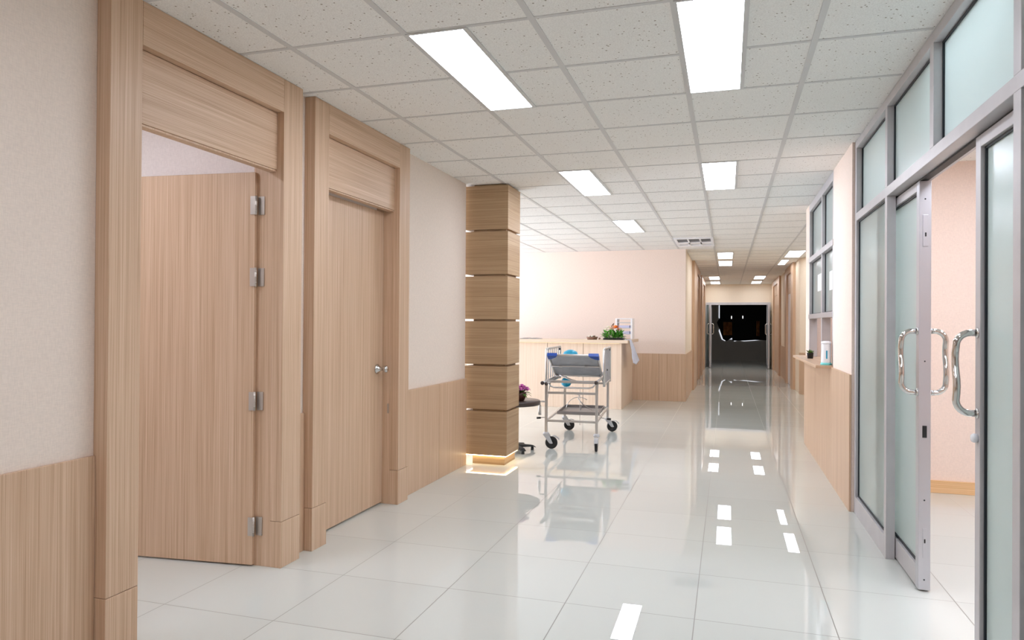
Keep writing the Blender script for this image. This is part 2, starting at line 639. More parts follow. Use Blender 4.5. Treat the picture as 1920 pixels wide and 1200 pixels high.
# dark room beyond the end doors
struct('wall_far', MB().box(-2.6, 3.2, 28.0, 28.1, 0, CZ), M_GREYWALL, 'grey back wall of the dark room', 'wall')
struct('wall_far_left', MB().box(-2.7, -2.6, 23.93, 28.1, 0, CZ), M_GREYWALL, 'grey left wall of the dark room', 'wall')
struct('wall_far_right', MB().box(3.2, 3.3, 23.93, 28.1, 0, CZ), M_GREYWALL, 'grey right wall of the dark room', 'wall')
struct('wall_far_near_left', MB().box(-2.6, -.821, 23.8, 23.92, 0, CZ), M_GREYWALL, 'grey near wall of the dark room, left', 'wall')
struct('wall_far_near_right', MB().box(1.501, 3.2, 23.8, 23.92, 0, CZ), M_GREYWALL, 'grey near wall of the dark room, right', 'wall')

# ------------------------------------------------------------------ wooden wall panelling (dado)
NT = [0]


def dado(boxes, label, mat=WV):
    NT[0] += 1
    t = struct_root('trim_%d' % NT[0], (boxes[0][0], boxes[0][2], 0), label, 'wall panelling')
    for b in boxes:
        build('panel', MB().box(*b, .0015), mat, t)


dado([(-2.379, -2.365, .9, 2.158, 0, .808), (-2.379, -2.365, -.4, .897, 0, .808)], 'light wood dado panelling left of the open door')
dado([(-2.379, -2.365, 3.463, 3.582, 0, .806)], 'narrow strip of wood dado between the two door frames')
dado([(-2.379, -2.36, 4.873, 5.589, 0, .815), (-2.379, -2.36, 5.592, 6.25, 0, .815)], 'light wood dado panelling between the closed door and the pillar')
dado([(-2.2, -1.147, 12.58, 12.6, 0, .828), (-1.144, -.70, 12.58, 12.6, 0, .828)], 'light wood dado panelling under the peach back wall')
dado([(-.70, -.685, 12.6, 14.85, 0, .826)], 'wood dado round the corner into the far corridor')
dado([(-.70, -.685, 18.32, 19.25, 0, .82)], 'wood dado between the two left corridor door frames')
dado([(1.345, 1.36, 17.92, 19.85, 0, .81)], 'wood dado between the two right corridor door frames')
dado([(.842, .857, 5.556, 6.6, 0, .985), (.842, .857, 6.602, 7.5, 0, .972), (.842, .857, 7.502, 8.66, 0, .972)], 'tall light wood panelling below the counter window')
NT[0] += 1
sd = struct_root('trim_%d' % NT[0], (1.4, 14.7, 0), 'wood dado on the splayed wall', 'wall panelling')
dv = Vector((1.6, -3.96, 0)).normalized()
nv = Vector((-dv.y, dv.x, 0)) * -1
cpt = Vector((1.36, 14.83, .405)) + dv * 1.5 + nv * .008
build('panel', MB().obox(cpt, dv * 1.5, nv * .007, (0, 0, .405)), WV, sd)

# ------------------------------------------------------------------ the two wooden doors on the left


def big_door(n, ya, yb, wnear, wfar, label):
    """ya..yb is the opening; the frame stands proud of the wall"""
    d = struct_root('door_%d' % n, (-2.31, (ya + yb) / 2, 0), label, 'door')
    XF = -2.31
    for (a, b) in ((ya - wnear, ya), (yb, yb + wfar)):
        build('jamb', MB().box(-2.379, XF, a, b, .252, CZ - .002, .002), WV, d)
        build('plinth', MB().box(-2.379, XF, a, b, .0, .25, .002), WV, d)
    build('header', MB().box(-2.379, XF, ya + .001, yb - .001, 2.478, CZ - .002, .002), WH, d)
    build('transom_panel', MB().box(-2.379, -2.352, ya + .001, yb - .001, 2.1665, 2.476, .002), WH, d)
    ln = MB()
    ln.box(-2.50, -2.3795, yb + .002, yb + .033, 0, 2.19, .001)
    ln.box(-2.50, -2.3795, ya - .03, ya + .004, 0, 2.19, .001)
    ln.box(-2.405, -2.3585, ya + .004, yb + .002, 2.157, 2.1663, .001)
    build('lining', ln, WV, d)
    return d


d1 = big_door(1, 2.317, 3.285, .157, .175, 'tall light wood door standing open into a room, nearest on the left')
ang = math.atan2(-.068, -.70)
ux = Vector((math.cos(ang), math.sin(ang), 0))
uy = Vector((-ux.y, ux.x, 0)) * -1          # into the room, away from the viewer
if uy.y < 0:
    uy = -uy
hp = Vector((-2.478, 3.262, 0))
leaf = build('door_leaf', MB().obox(hp + ux * .44 + uy * .019 + Vector((0, 0, 1.083)), ux * .44, uy * .018, (0, 0, 1.073), .0015), WV, d1)
for z in (1.975, 1.582, .903, .218):
    h = MB()
    h.tube([(-2.468, 3.262, z - .052), (-2.468, 3.262, z + .052)], .006, 10)
    for q in (-.03, 0, .03):
        h.tube([(-2.468, 3.262, z + q - .002), (-2.468, 3.262, z + q + .002)], .007, 10)
    h.box(-2.468, -2.43, 3.2815, 3.2868, z - .05, z + .05)
    h.obox(Vector((-2.474, 3.2585, z)) + ux * .01, ux * .016, uy * .002, (0, 0, .05))
    build('hinge', h, M_PLUG, leaf)
d2 = big_door(2, 3.738, 4.70, .154, .17, 'tall light wood door, closed, with a round steel knob')
leaf2 = build('door_leaf', MB().box(-2.478, -2.44, 3.744, 4.70, .014, 2.154, .0015), WV, d2)
kb = MB()
kb.lathe([(.0, 0), (.036, 0), (.036, .006), (.028, .012), (.016, .03), (.013, .045), (.02, .056), (.026, .066), (.026, .078), (.018, .085), (0, .086)], (-2.44, 4.61, 1.0), (1, 0, 0), 20)
build('knob', kb, M_STEEL, leaf2)
build('strike_plate', MB().box(-2.400, -2.388, 4.6975, 4.6998, .40 + .27, .40 + .34), M_PLUG, d2)

# ------------------------------------------------------------------ pillar of wooden blocks with a lit foot
PX0, PX1, PY0, PY1 = -2.40, -1.976, 6.30, 6.70
pl = thing('pillar', 'square pillar of stacked wood blocks with a glowing foot, beside the left wall end', 'pillar', ((PX0 + PX1) / 2, (PY0 + PY1) / 2, 0))
zs = [(.09, .505), (.525, .932), (.952, 1.359), (1.379, 1.785), (1.805, 2.21), (2.231, 2.646)]
for a, b in zs:
    build('block', MB().box(PX0, PX1, PY0, PY1, a, b, .0015), WP, pl)
build('core', MB().box(PX0 + .075, PX1 - .03, PY0 + .03, PY1 - .03, 0, CZ - .001), WP, pl)
st = MB()
for (a, b, c, d_) in ((PX0 + .01, PX1 - .01, PY0 + .01, PY0 + .022), (PX0 + .01, PX1 - .01, PY1 - .022, PY1 - .01), (PX0 + .01, PX0 + .022, PY0 + .022, PY1 - .022), (PX1 - .022, PX1 - .01, PY0 + .022, PY1 - .022)):
    st.box(a, b, c, d_, .082, .0905)
build('light_strip', st, M_STRIP, pl)

# ------------------------------------------------------------------ ceiling lights


def light_proto(wx, wy):
    t = thing('ceiling_light', 'x', 'ceiling light', (0, 0, CZ))
    fr = MB()
    zb = CZ - .007
    fr.box(0, wx, 0, .014, zb, CZ + .001).box(0, wx, wy - .014, wy, zb, CZ + .001)
    fr.box(0, .014, .014, wy - .014, zb, CZ + .001).box(wx - .022, wx, .014, wy - .014, zb, CZ + .001)
    build('frame', fr, M_GRID, t, True)
    di = MB().box(.014, wx - .022, .014, wy - .014, CZ - .0052, CZ + .001)
    build('diffuser', di, M_LAMP, t, True)
    for c in t.children:
        c.data.transform(Matrix.Translation((0, 0, -CZ)))
    return t


LP = light_proto(.3, 1.2)
spots = [
    (-1.418, 2.924, 'long lit ceiling panel nearest on the left, above the first door'),
    (-.218, 2.924, 'long lit ceiling panel nearest on the right, cut by the top of the photo'),
    (-1.418, 5.924, 'lit ceiling panel in the left row, level with the wooden pillar'),
    (-.218, 5.924, 'lit ceiling panel second along the middle row, left of the counter window'),
    (-1.418, 8.924, 'lit ceiling panel over the lobby in front of the reception desk'),
    (-.19, 13.36, 'lit ceiling panel just past the air vent, nearer of its pair'),
    (-.19, 15.1, 'lit ceiling panel past the air vent, farther of its pair'),
    (1.035, 13.3, 'lit ceiling panel at the right edge of the far corridor, nearer of its pair'),
    (1.035, 15.1, 'lit ceiling panel at the right edge of the far corridor, farther of its pair'),
    (-.50, 19.95, 'small lit panel at the corridor end, left side, nearer'),
    (-.51, 22.2, 'small lit panel at the corridor end, left side, nearest the end wall'),
    (.70, 19.95, 'small lit panel at the corridor end, right side, nearer'),
    (.70, 22.2, 'small lit panel at the corridor end, right side, nearest the end wall'),
    (-1.418, -.076, 'lit ceiling panel behind the viewer, left row'),
    (-.218, -.076, 'lit ceiling panel behind the viewer, middle row'),
    (1.04, 2.6, 'lit ceiling panel in the glazed room, first row by the glass, middle'),
    (1.3, 4.4, 'added unseen light panel in the glazed room, first row by the glass, far'),  # from here to the third row: unseen panels added to brighten room and glass
    (1.3, 0.6, 'added unseen light panel in the glazed room, first row by the glass, near'),
    (2.2, 2.55, 'added unseen light panel in the glazed room, second row, middle'),
    (2.2, 4.4, 'added unseen light panel in the glazed room, second row, far'),
    (3.1, 2.55, 'added unseen light panel in the glazed room, third row, middle'),
    (-4.6, 1.4, 'added unseen light panel deep in the room behind the open door'),  # this and the next: unseen, added to brighten the room past the door
    (-3.3, 1.4, 'added unseen light panel in the room behind the open door'),
    (1.2, 6.9, 'added unseen light panel in the counter office'),  # unseen, added close to the service window to lighten its reveal
]
for i, (x, y, lb) in enumerate(spots):
    o = LP if i == 0 else copy_tree(LP)
    o.location = (x, y, CZ)
    o['label'] = lb
    o['group'] = 'ceiling light panels'
    if y > 13 and x < 1.2:      # same lamps, emission lowered to darken the far corridor
        for c in o.children:
            if c.name.startswith('diffuser'):
                c.material_slots[0].link = 'OBJECT'
                c.material_slots[0].material = M_LAMP_LOWERED
    if (x, y) == (1.035, 15.1):      # half width panel
        o.scale.x = .5

# air vent
av = thing('ceiling_vent', 'white square air vent in the ceiling before the far corridor', 'air vent', (-.5, 11.5, CZ))
x0, x1, y0, y1, zt = -.79, -.21, 10.95, 12.1, CZ - .02
fr = MB()
fr.box(x0, x1, y0, y0 + .07, zt, CZ, .003).box(x0, x1, y1 - .2, y1, zt, CZ, .003)
fr.box(x0, x0 + .04, y0 + .07, y1 - .2, zt, CZ, .003).box(x1 - .04, x1, y0 + .07, y1 - .2, zt, CZ, .003)
for x in (-.585, -.405):
    fr.box(x - .012, x + .012, y0 + .07, y1 - .2, zt, CZ - .004, .002)
fr.box(x0 + .04, x1 - .04, 11.48, 11.72, zt, CZ - .004, .002)
build('frame', fr, M_WHITE, av)
build('dark_duct', MB().box(-.77, -.62, 11.74, 11.80, zt - .001, zt + .002), M_GREYPL, av)
build('dark_duct', MB().box(-.38, -.23, 11.74, 11.80, zt - .001, zt + .002), M_GREYPL, av)
build('dark_duct', MB().box(x0 + .03, x1 - .03, y0 + .05, y1 - .19, CZ - .005, CZ - .001), M_GREYPL, av)
for k in range(10):
    yy = y0 + .1 + k * .04
    build('louvre', MB().obox((-.5, yy, CZ - .012), (.25, 0, 0), (0, .012, .004), (0, -.0006, .0015)), M_TRAY, av)

# ------------------------------------------------------------------ aluminium and frosted glass partition on the right


def pane(mb_glass, parent, x, y0, y1, z0, z1, mat, t=.006, gask=True):
    o = build('pane', mb_glass.box(x - t / 2, x + t / 2, y0, y1, z0, z1), mat, parent)
    if gask:
        q, e = MB(), .009
        a, b = x - .011, x + .011
        q.box(a, b, y0, y0 + e, z0, z1).box(a, b, y1 - e, y1, z0, z1)
        q.box(a, b, y0 + e, y1 - e, z0, z0 + e).box(a, b, y0 + e, y1 - e, z1 - e, z1)
        build('gasket', q, M_GASK, o)
    return o


w2 = struct_root('window_2', (.92, 3.5, 0), 'aluminium partition of frosted greenish glass along the right side', 'partition')
XF = .875
build('rail', MB().box(XF, .975, 1.56, 5.556, 2.605, CZ - .002, .002), M_ALU, w2)
tr = MB().box(XF, 1.0, 1.56, 5.556, 2.085, 2.14, .002)
build('transom', tr, M_ALU, w2)
build('track', MB().box(.935, .97, 2.62, 4.9, 2.075, 2.0855), M_BLACK, w2)
MUL = [(5.503, 5.556), (4.495, 4.55), (3.545, 3.605), (2.565, 2.626), (1.56, 1.62)]
for k, (a, b) in enumerate(MUL):
    build('mullion', MB().box(XF, .975, a, b, 2.14, 2.605, .0015), M_ALU, w2)
    if k != 2:
        build('post', MB().box(XF, .922, a, b, 0, 2.085, .0015), M_ALU, w2)
for (a, b), (c, d_) in zip(MUL, MUL[1:]):
    pane(MB(), w2, .921, d_, a, 2.141, 2.604, M_FROST)
build('base_rail', MB().box(XF, .921, 4.55, 5.503, 0, .122, .0015), M_ALU, w2)
pane(MB(), w2, .903, 4.551, 5.502, .123, 2.084, M_FROST)
build('base_rail', MB().box(XF, .921, 1.62, 2.565, 0, .122, .0015), M_ALU, w2)
pane(MB(), w2, .903, 1.621, 2.564, .123, 2.084, M_FROST)


def slide(n, ya, yb, label, hy, lead):
    """sliding leaf between ya and yb; lead = +1 when the handle stile is at yb"""
    d = struct_root('door_%d' % n, (.953, (ya + yb) / 2, 0), label, 'door')
    X0, X1 = .926, .981
    build('bottom_rail', MB().box(X0, X1, ya + .056, yb - .056, .012, .12, .0015), M_ALU, d)
    build('top_rail', MB().box(X0, X1, ya + .056, yb - .056, 2.027, 2.073, .0015), M_ALU, d)
    for a in (ya, yb - .055):
        s_ = build('stile', MB().box(X0, X1, a, a + .055, .008, 2.073, .002), M_ALUL if lead < 0 else M_ALU, d)
        if (a == ya) == (lead < 0):
            L = s_
    pane(MB(), d, .951, ya + .056, yb - .056, .121, 2.026, M_FROST)
    for sgn, xf in ((-1, X0), (1, X1)):
        z0, z1, rr, out = 1.0, 1.312, .0135, .073
        pts = [(xf - sgn * .001, hy, z1)]
        for k in range(7):
            t = k / 6 * PI / 2
            pts.append((xf + sgn * (out - .05 + .05 * math.sin(t)), hy, z1 - .05 + .05 * math.cos(t)))
        for k in range(1, 8):
            t = k / 8
            bow = .012 * math.sin(2 * PI * t) * (1 if sgn > 0 or lead > 0 else 1)
            pts.append((xf + sgn * out, hy + bow, z1 - .05 - (z1 - z0 - .1) * t))
        for k in range(7):
            t = k / 6 * PI / 2
            pts.append((xf + sgn * (out - .05 + .05 * math.cos(t)), hy, z0 + .05 - .05 * math.sin(t)))
        pts.append((xf - sgn * .001, hy, z0))
        h = MB().tube(pts, rr, 14)
        for z in (z0, z1):
            h.lathe([(0, 0), (.02, 0), (.02, .004), (.0, .0045)], (xf, hy, z), (sgn, 0, 0), 16)
        build('handle', h, M_CHROME, d)
    return d, L


d3, L3 = slide(3, 4.0, 4.9, 'half open frosted glass sliding door with D handles, left leaf', 4.028, -1)
build('latch', MB().box(.943, .963, 3.9985, 4.0005, .775, .835), M_BLACK, L3)
lk = MB().box(.942, .966, 3.997, 4.0, 1.74, 1.90, .001)
build('lock_plate', lk, M_ALUL, L3)
build('lock_hole', MB().box(.951, .958, 3.9965, 3.9975, 1.79, 1.81), M_BLACK, L3)
lk = MB().box(.946, .962, 3.997, 4.0, .17, .32, .001)
build('lock_plate', lk, M_ALUL, L3)
build('lock_hole', MB().box(.951, .958, 3.9965, 3.9975, .245, .265), M_BLACK, L3)
for z in (.06, .46, 1.16, 1.98):
    build('screw', MB().lathe([(0, 0), (.004, 0), (.004, .001), (0, .0012)], (.953, 4.0, z), (0, -1, 0), 10), M_GASK, L3)
d4, L4 = slide(4, 2.28, 3.155, 'frosted glass sliding door at the right edge with a D handle', 3.128, 1)
build('thumb_turn', MB().lathe([(0, 0), (.016, 0), (.018, .012), (.014, .02), (0, .021)], (.926, 3.128, .905), (-1, 0, 0), 16), M_WHITE, L4)

# ------------------------------------------------------------------ counter window and its ledge
w3 = struct_root('window_3', (.9, 7.4, .97), 'aluminium service window of frosted glass, open at the bottom above the wooden ledge', 'window')
XF, XE = .857, .935
build('rail', MB().box(XF, XE, 6.501, 8.339, 2.58, CZ - .002, .002), M_ALU, w3)
build('rail', MB().box(XF - .006, XE, 6.501, 8.339, 2.022, 2.075, .002), M_ALU, w3)
build('rail', MB().box(XF - .006, XE, 6.501, 8.339, 1.412, 1.46, .002), M_ALUL, w3)
for (a, b) in ((6.501, 6.55), (7.245, 7.3), (8.285, 8.339)):
    for (c, e) in ((1.001, 1.412), (1.46, 2.022), (2.075, 2.58)):
        build('post', MB().box(XF, XE, a, b, c, e, .0015), M_ALU, w3)
for (a, b) in ((6.55, 7.245), (7.3, 8.285)):
    pane(MB(), w3, .895, a, b, 2.076, 2.579, M_FROST)
    pane(MB(), w3, .895, a, b, 1.461, 2.021, M_FROST)
single('counter_ledge', MB().box(.722, 1.2, 6.503, 8.655, .974, 1.0, .003), WH, 'light wooden ledge under the service window on the right', 'counter')


def paper(y0, y1, z0, z1, label):
    single('paper_notice', MB().box(.8905, .8915, y0, y1, z0, z1), M_PAPER, label, 'notice', 'notices on the service window')


paper(7.5, 7.86, 1.69, 1.86, 'white paper notice on the farther frosted pane of the service window')
paper(6.70, 6.99, 1.66, 1.83, 'white paper notice on the nearer frosted pane of the service window')

# hand gel dispenser / kettle like canister
dx, dy = .811, 6.553
dsp = thing('dispenser', 'white plastic dispenser with a blue gauge standing on the wooden ledge', 'dispenser', (dx, dy, 1.0))
b = MB().lathe([(0, .02), (.040, .02), (.041, .027), (.039, .11), (.037, .175), (.036, .182), (0, .182)], (dx, dy, 1.0), n=24)
build('body', b, M_WHITE, dsp)
build('base', MB().lathe([(0, 0), (.045, 0), (.045, .013), (.042, .02), (0, .02)], (dx, dy, 1.0), n=24), M_TEALL, dsp)
build('lid', MB().lathe([(0, .182), (.039, .182), (.041, .19), (.039, .2), (.022, .206), (0, .207)], (dx, dy, 1.0), n=24), M_WHITE, dsp)
build('gauge', MB().box(dx - .006, dx + .006, dy - .0415, dy - .034, 1.055, 1.125, .001), M_TEAL, dsp)

px_, py_ = .815, 7.8
pp = thing('potted_plant', 'tiny green plant in a black pot at the far end of the wooden ledge', 'plant', (px_, py_, 1.0))
build('pot', MB().lathe([(0, 0), (.027, 0), (.033, .054), (.033, .058), (.029, .058), (.027, .05), (0, .05)], (px_, py_, 1.0), n=18), M_BLACK, pp)
lf = MB()
for k in range(26):
    a = random.uniform(0, 2 * PI)
    e = random.uniform(.5, 1.5)
    lf.leaf((px_ + .012 * math.cos(a), py_ + .012 * math.sin(a), 1.05), (math.cos(a) * math.cos(e), math.sin(a) * math.cos(e), math.sin(e)), random.uniform(.035, .062), .014, .2)
build('foliage', lf, M_LEAF2, pp)

# ------------------------------------------------------------------ far corridor doors


def far_door(n, sx, ya, p0, p1, yb, label, leafmat=WV, top=2.2):
    """sx = wall face; frame ya..yb, opening p0..p1, door leaf set back in the frame"""
    s = 1 if sx > 0 else -1
    d = struct_root('door_%d' % n, (sx, (ya + yb) / 2, 0), label, 'door')

    def bx(x_in, x_out, *r):
        a, b = sorted((sx - s * x_out, sx - s * x_in))
        return MB().box(a, b, *r)
    build('jamb', bx(.001, .055, ya, p0, 0, CZ - .002), WV, d)
    build('jamb', bx(.001, .055, p1, yb, 0, CZ - .002), WV, d)
    build('header', bx(.001, .055, p0 + .001, p1 - .001, 2.5, CZ - .002), WH, d)
    build('transom_panel', bx(.001, .02, p0 + .001, p1 - .001, top, 2.498), WH, d)
    build('door_leaf', bx(.001, .012, p0 + .001, p1 - .001, .01, top - .002), leafmat, d)
    return d


far_door(5, 1.36, 15.75, 16.3, 17.5, 17.9, 'white door in a wood frame, first on the right of the far corridor', M_WHITEDOOR, 2.06)
far_door(6, 1.36, 19.87, 20.5, 22.4, 23.0, 'wood framed door nearest the end on the right of the far corridor')
far_door(7, -.70, 14.87, 16.3, 17.9, 18.3, 'wood framed door first on the left of the far corridor')
far_door(8, -.70, 19.27, 20.3, 21.9, 22.3, 'wood framed door nearest the end on the left of the far corridor')

# glass doors at the corridor end
ed = struct_root('door_9', (.31, 23.8, 0), 'pair of aluminium glass doors open at the corridor end', 'door')
build('frame_head', MB().box(-.68, 1.315, 23.76, 23.86, 1.995, 2.074, .002), M_ALU, ed)
for a, b in ((-.68, -.645), (1.285, 1.315), (-.585, -.55), (1.205, 1.235)):
    build('frame_post', MB().box(a, b, 23.76, 23.86, 0, 1.994, .002), M_ALU, ed)
for a, b in ((-.644, -.586), (1.236, 1.284)):
    build('side_pane', MB().box(a, b, 23.805, 23.811, .02, 1.993), M_FROST, ed)
for xc, sg in ((-.51, 1), (1.215, -1)):
    y0, y1 = 22.9, 23.755
    lf_ = MB()
    lf_.box(xc - .024, xc + .024, y0, y0 + .07, .012, 1.98, .002).box(xc - .024, xc + .024, y1 - .05, y1, .012, 1.98, .002)
    lf_.box(xc - .024, xc + .024, y0 + .07, y1 - .05, .012, .12, .002).box(xc - .024, xc + .024, y0 + .07, y1 - .05, 1.92, 1.98, .002)
    q = build('leaf_frame', lf_, M_ALUL, ed)
    build('pane', MB().box(xc - .004, xc + .004, y0 + .07, y1 - .05, .12, 1.92), M_FROST, q)
    for s in (-1, 1):
        xo = xc + s * .024
        h = MB().tube([(xo, y0 + .035, 1.38), (xo + s * .05, y0 + .035, 1.38), (xo + s * .072, y0 + .035, 1.35), (xo + s * .072, y0 + .035, 1.09), (xo + s * .05, y0 + .035, 1.06), (xo, y0 + .035, 1.06)], .014, 10)
        build('handle', h, M_CHROME, q)
# dark room: torn black curtain over a window
wf = struct_root('window_4', (.5, 28, .78), 'bright window behind the black curtain', 'window')
wpoly = [(-.315, 2.1), (-.315, 1.62), (-.2, 1.5), (-.315, 1.12), (-.205, .80), (-.09, .735), (.0, .78), (.1, .80), (.19, .80), (.26, .725), (.4, .77), (.6, .735), (.98, .765), (1.3, .80), (1.3, 2.1)]
build('pane', MB().prism(wpoly, 27.985, 27.999, lambda a, b, t: Vector((a, t, b))), M_DAYPANE, wf)
cu = thing('black_curtain', 'ragged black sheet hung over the window of the dark room at the corridor end', 'curtain', (.5, 27.9, .73))
poly = [(-.28, CZ - .0005), (2.2, CZ - .0005), (2.2, .80), (1.33, .78), (.99, .79), (.62, .76), (.19, .75), (.17, .86), (-.03, .73), (-.16, .81), (-.28, 1.17), (-.38, 1.44), (-.31, 1.57), (-.28, 1.6)]
build('sheet', MB().prism(poly, 27.9, 27.93, lambda a, b, t: Vector((a, t, b))), M_TARP, cu)


def fold(y, x0, x1, z0, z1):
    m = MB()
    prev = None
    for k in range(13):
        t = k / 12
        x = x0 + (x1 - x0) * t
        yy = y - .02 * (1 + math.sin(t * 15))
        row = [m.bm.verts.new((x, yy, z0)), m.bm.verts.new((x, yy, z1)), m.bm.verts.new((x, yy + .008, z1)), m.bm.verts.new((x, yy + .008, z0))]
        if prev:
            for j in range(4):
                m.bm.faces.new((prev[j], prev[(j + 1) % 4], row[(j + 1) % 4], row[j]))
        else:
            m.bm.faces.new(row)
        prev = row
    m.bm.faces.new(list(reversed(prev)))
    return m


build('brown_patch', fold(27.9, -.15, .17, .96, 1.46), M_BRCLOTH, cu)
build('brown_patch', fold(27.9, 1.04, 1.15, .94, 1.5), M_BRCLOTH, cu)
for x, z in ((.15, 1.64), (.555, 1.65)):
    build('light_slit', MB().box(x - .011, x + .011, 27.885, 27.9, z - .055, z + .045, .002), M_LED, cu)

# ------------------------------------------------------------------ reception desk
DY, DR = 11.07, -1.587
dk = thing('reception_desk', 'long light wood reception desk in front of the peach wall', 'desk', (-3.5, 11.6, 0))
xs = [-6.6, -5.4, -4.2, -3.44, -2.79, -2.20, DR]
for a, b in zip(xs, xs[1:]):
    build('front_panel', MB().box(a + .004, b - .003, DY, DY + .02, 0, 1.04, .0015), WD, dk)
build('side_panel', MB().box(DR - .02, DR, DY + .021, 12.40, 0, 1.04, .0015), WD, dk)
build('carcass', MB().box(-6.58, DR - .021, DY + .021, 11.55, .02, 1.039), M_BROWN, dk)
tp = MB().box(-6.65, -1.485, DY - .05, 11.72, 1.041, 1.09, .003)
build('worktop', tp, WX, dk)
build('side_top', MB().box(DR - .3, -1.485, 11.721, 12.4, 1.041, 1.09, .003), WX, dk)
build('light_strip', MB().box(-6.6, -1.62, DY - .03, DY - .018, 1.034, 1.0415), emit('desk_light_strip', (255, 232, 190), 1.2), dk)

# things on the desk
fl = thing('flower_arrangement', 'low arrangement of orange and cream flowers in a black tray on the desk', 'flowers', (-1.735, 11.3, 1.09))
build('tray', MB().box(-1.905, -1.585, 11.2, 11.4, 1.091, 1.118, .006), M_BLACK, fl)
lf = MB()
for k in range(170):
    x = random.uniform(-1.885, -1.605)
    y = random.uniform(11.2, 11.38)
    a = random.uniform(0, 2 * PI)
    e = random.uniform(.1, 1.2)
    out = (x + 1.745) / .2
    lf.leaf((x, y, 1.115 + random.uniform(0, .09)), (math.cos(a) * math.cos(e) + out * .35, math.sin(a) * math.cos(e) - .2, math.sin(e) * .8), random.uniform(.07, .13), .036, .2)
build('foliage', lf, M_LEAF, fl)


def blossom(name, c, r, mat, petals=8):
    m = MB()
    for ring, (e, rr) in enumerate(((.15, r), (.7, r * .8), (1.2, r * .55))):
        for k in range(petals):
            a = 2 * PI * (k + ring * .5) / petals
            m.leaf(c, (math.cos(a) * math.cos(e), math.sin(a) * math.cos(e), math.sin(e)), rr, rr * .62, .25)
    m.blob((c[0], c[1], c[2] + r * .15), r * .3, r * .3, r * .3, .05, 1)
    return build(name, m, mat, fl)


blossom('orange_flower', (-1.70, 11.18, 1.285), .1, M_ORANGE, 7)
blossom('orange_flower', (-1.672, 11.25, 1.25), .05, M_ORANGE, 7)
for c in ((-1.82, 11.2, 1.29), (-1.775, 11.17, 1.26), (-1.86, 11.2, 1.25), (-1.63, 11.2, 1.26)):
    blossom('cream_flower', c, .055, M_CREAM, 7)
tw = MB()
for x, z in ((-1.76, 1.33), (-1.775, 1.31), (-1.745, 1.345)):
    tw.tube([(-1.75, 11.27, 1.15), ((x - 1.75) / 2, 11.26, 1.24), (x, 11.25, z)], .003, 6)
    tw.blob((x, 11.25, z), .011, .011, .013, .1, 1)
build('berry_twig', tw, M_BROWN, fl)

rk = thing('desk_rack', 'white upright letter rack with trays on the desk behind the flowers', 'rack', (-1.66, 11.85, 1.09))
r = MB()
X0, X1, Y0, Y1 = -1.80, -1.515, 11.8, 12.05
for x in (X0, X1 - .03):
    r.box(x, x + .03, Y0, Y1, 1.0905, 1.44, .003)
r.box(X0 + .03, X1 - .03, Y0, Y1, 1.425, 1.44, .002)
build('frame', r, M_WHITE, rk)
for z in (1.17, 1.27, 1.36):
    build('tray', MB().box(X0 + .031, X1 - .031, Y0 + .004, Y1 - .004, z, z + .012, .001), M_GREYPL, rk)
for z in (1.182, 1.282):
    s_ = MB().box(X0 + .05, X1 - .05, Y0 + .01, Y1 - .03, z + .0005, z + .04)
    single('paper_stack', s_, M_LAV, 'stack of pale lavender papers in the %s tray of the white desk rack' % ('lower' if z < 1.2 else 'middle'), 'papers', 'papers in the desk rack')

# white cloth hanging over the desk's right end
cl = MB()
NR, NC = 16, 18
rows = []
for i in range(NR + 1):
    t = i / NR
    row = []
    for j in range(NC + 1):
        s_ = j / NC
        if t < .12:
            x = -1.56 + .085 * t / .12
            z = 1.0945
        else:
            x = -1.478 + .012 * t + .045 * (t - .12)
            z = 1.0945 - (t - .12) * (.46 - .10 * abs(s_ - .5))
        wv = .016 * math.sin(s_ * 21 + t * 2.5) * min(1, max(0, (t - .1)) * 2.5)
        y = 11.24 + (s_ - .5) * (.16 + .62 * t) + .28 * t
        row.append(cl.bm.verts.new((x + abs(wv) + .004 * t, y, z)))
    rows.append(row)
for a, b in zip(rows, rows[1:]):
    for k in range(NC):
        q = cl.bm.faces.new((a[k], a[k + 1], b[k + 1], b[k]))
        q.smooth = True
clo = single('hanging_cloth', cl, M_CLOTH, 'white bluish cloth draped over the right end of the desk', 'cloth')
sm = clo.modifiers.new('thick', 'SOLIDIFY')
sm.thickness = .003
sm.offset = 1

# small things on the desk
tk = thing('trinket_basket', 'small brown wicker basket of trinkets left of the flowers on the desk', 'basket', (-2.08, 11.25, 1.09))
build('basket', MB().lathe([(0, 0), (.075, 0), (.095, .045), (.088, .045), (.07, .008), (0, .008)], (-2.09, 11.25, 1.0905), n=20), M_BROWN, tk)
for k in range(9):
    a = k * 2.4
    build('trinket', MB().blob((-2.09 + .045 * math.cos(a), 11.25 + .045 * math.sin(a), 1.128 + .008 * (k % 3)), .02, .02, .016, .15, 1, k), M_BROWN if k % 2 else M_CREAM, tk)
single('trinket_ball', MB().blob((-1.965, 11.22, 1.108), .018, .018, .0165, .05, 2), M_BROWN, 'small dark brown ball between basket and flower tray', 'ornament')
bk = thing('open_magazine', 'open grey magazine lying on the left part of the desk', 'magazine', (-3.1, 11.25, 1.09))
build('cover', MB().box(-3.28, -2.93, 11.1, 11.33, 1.0905, 1.0935), M_GREYPL, bk)
pg = MB()
for s in (-1, 1):
    poly = [(0, 0), (.03, .012), (.09, .014), (.165, .004), (.165, .0)]
    pg.prism([(-3.105 + s * a, 1.094 + b_) for a, b_ in poly], 11.11, 11.32, lambda a, b_, t: Vector((a, t, b_)))
build('pages', pg, M_TRAY, bk)

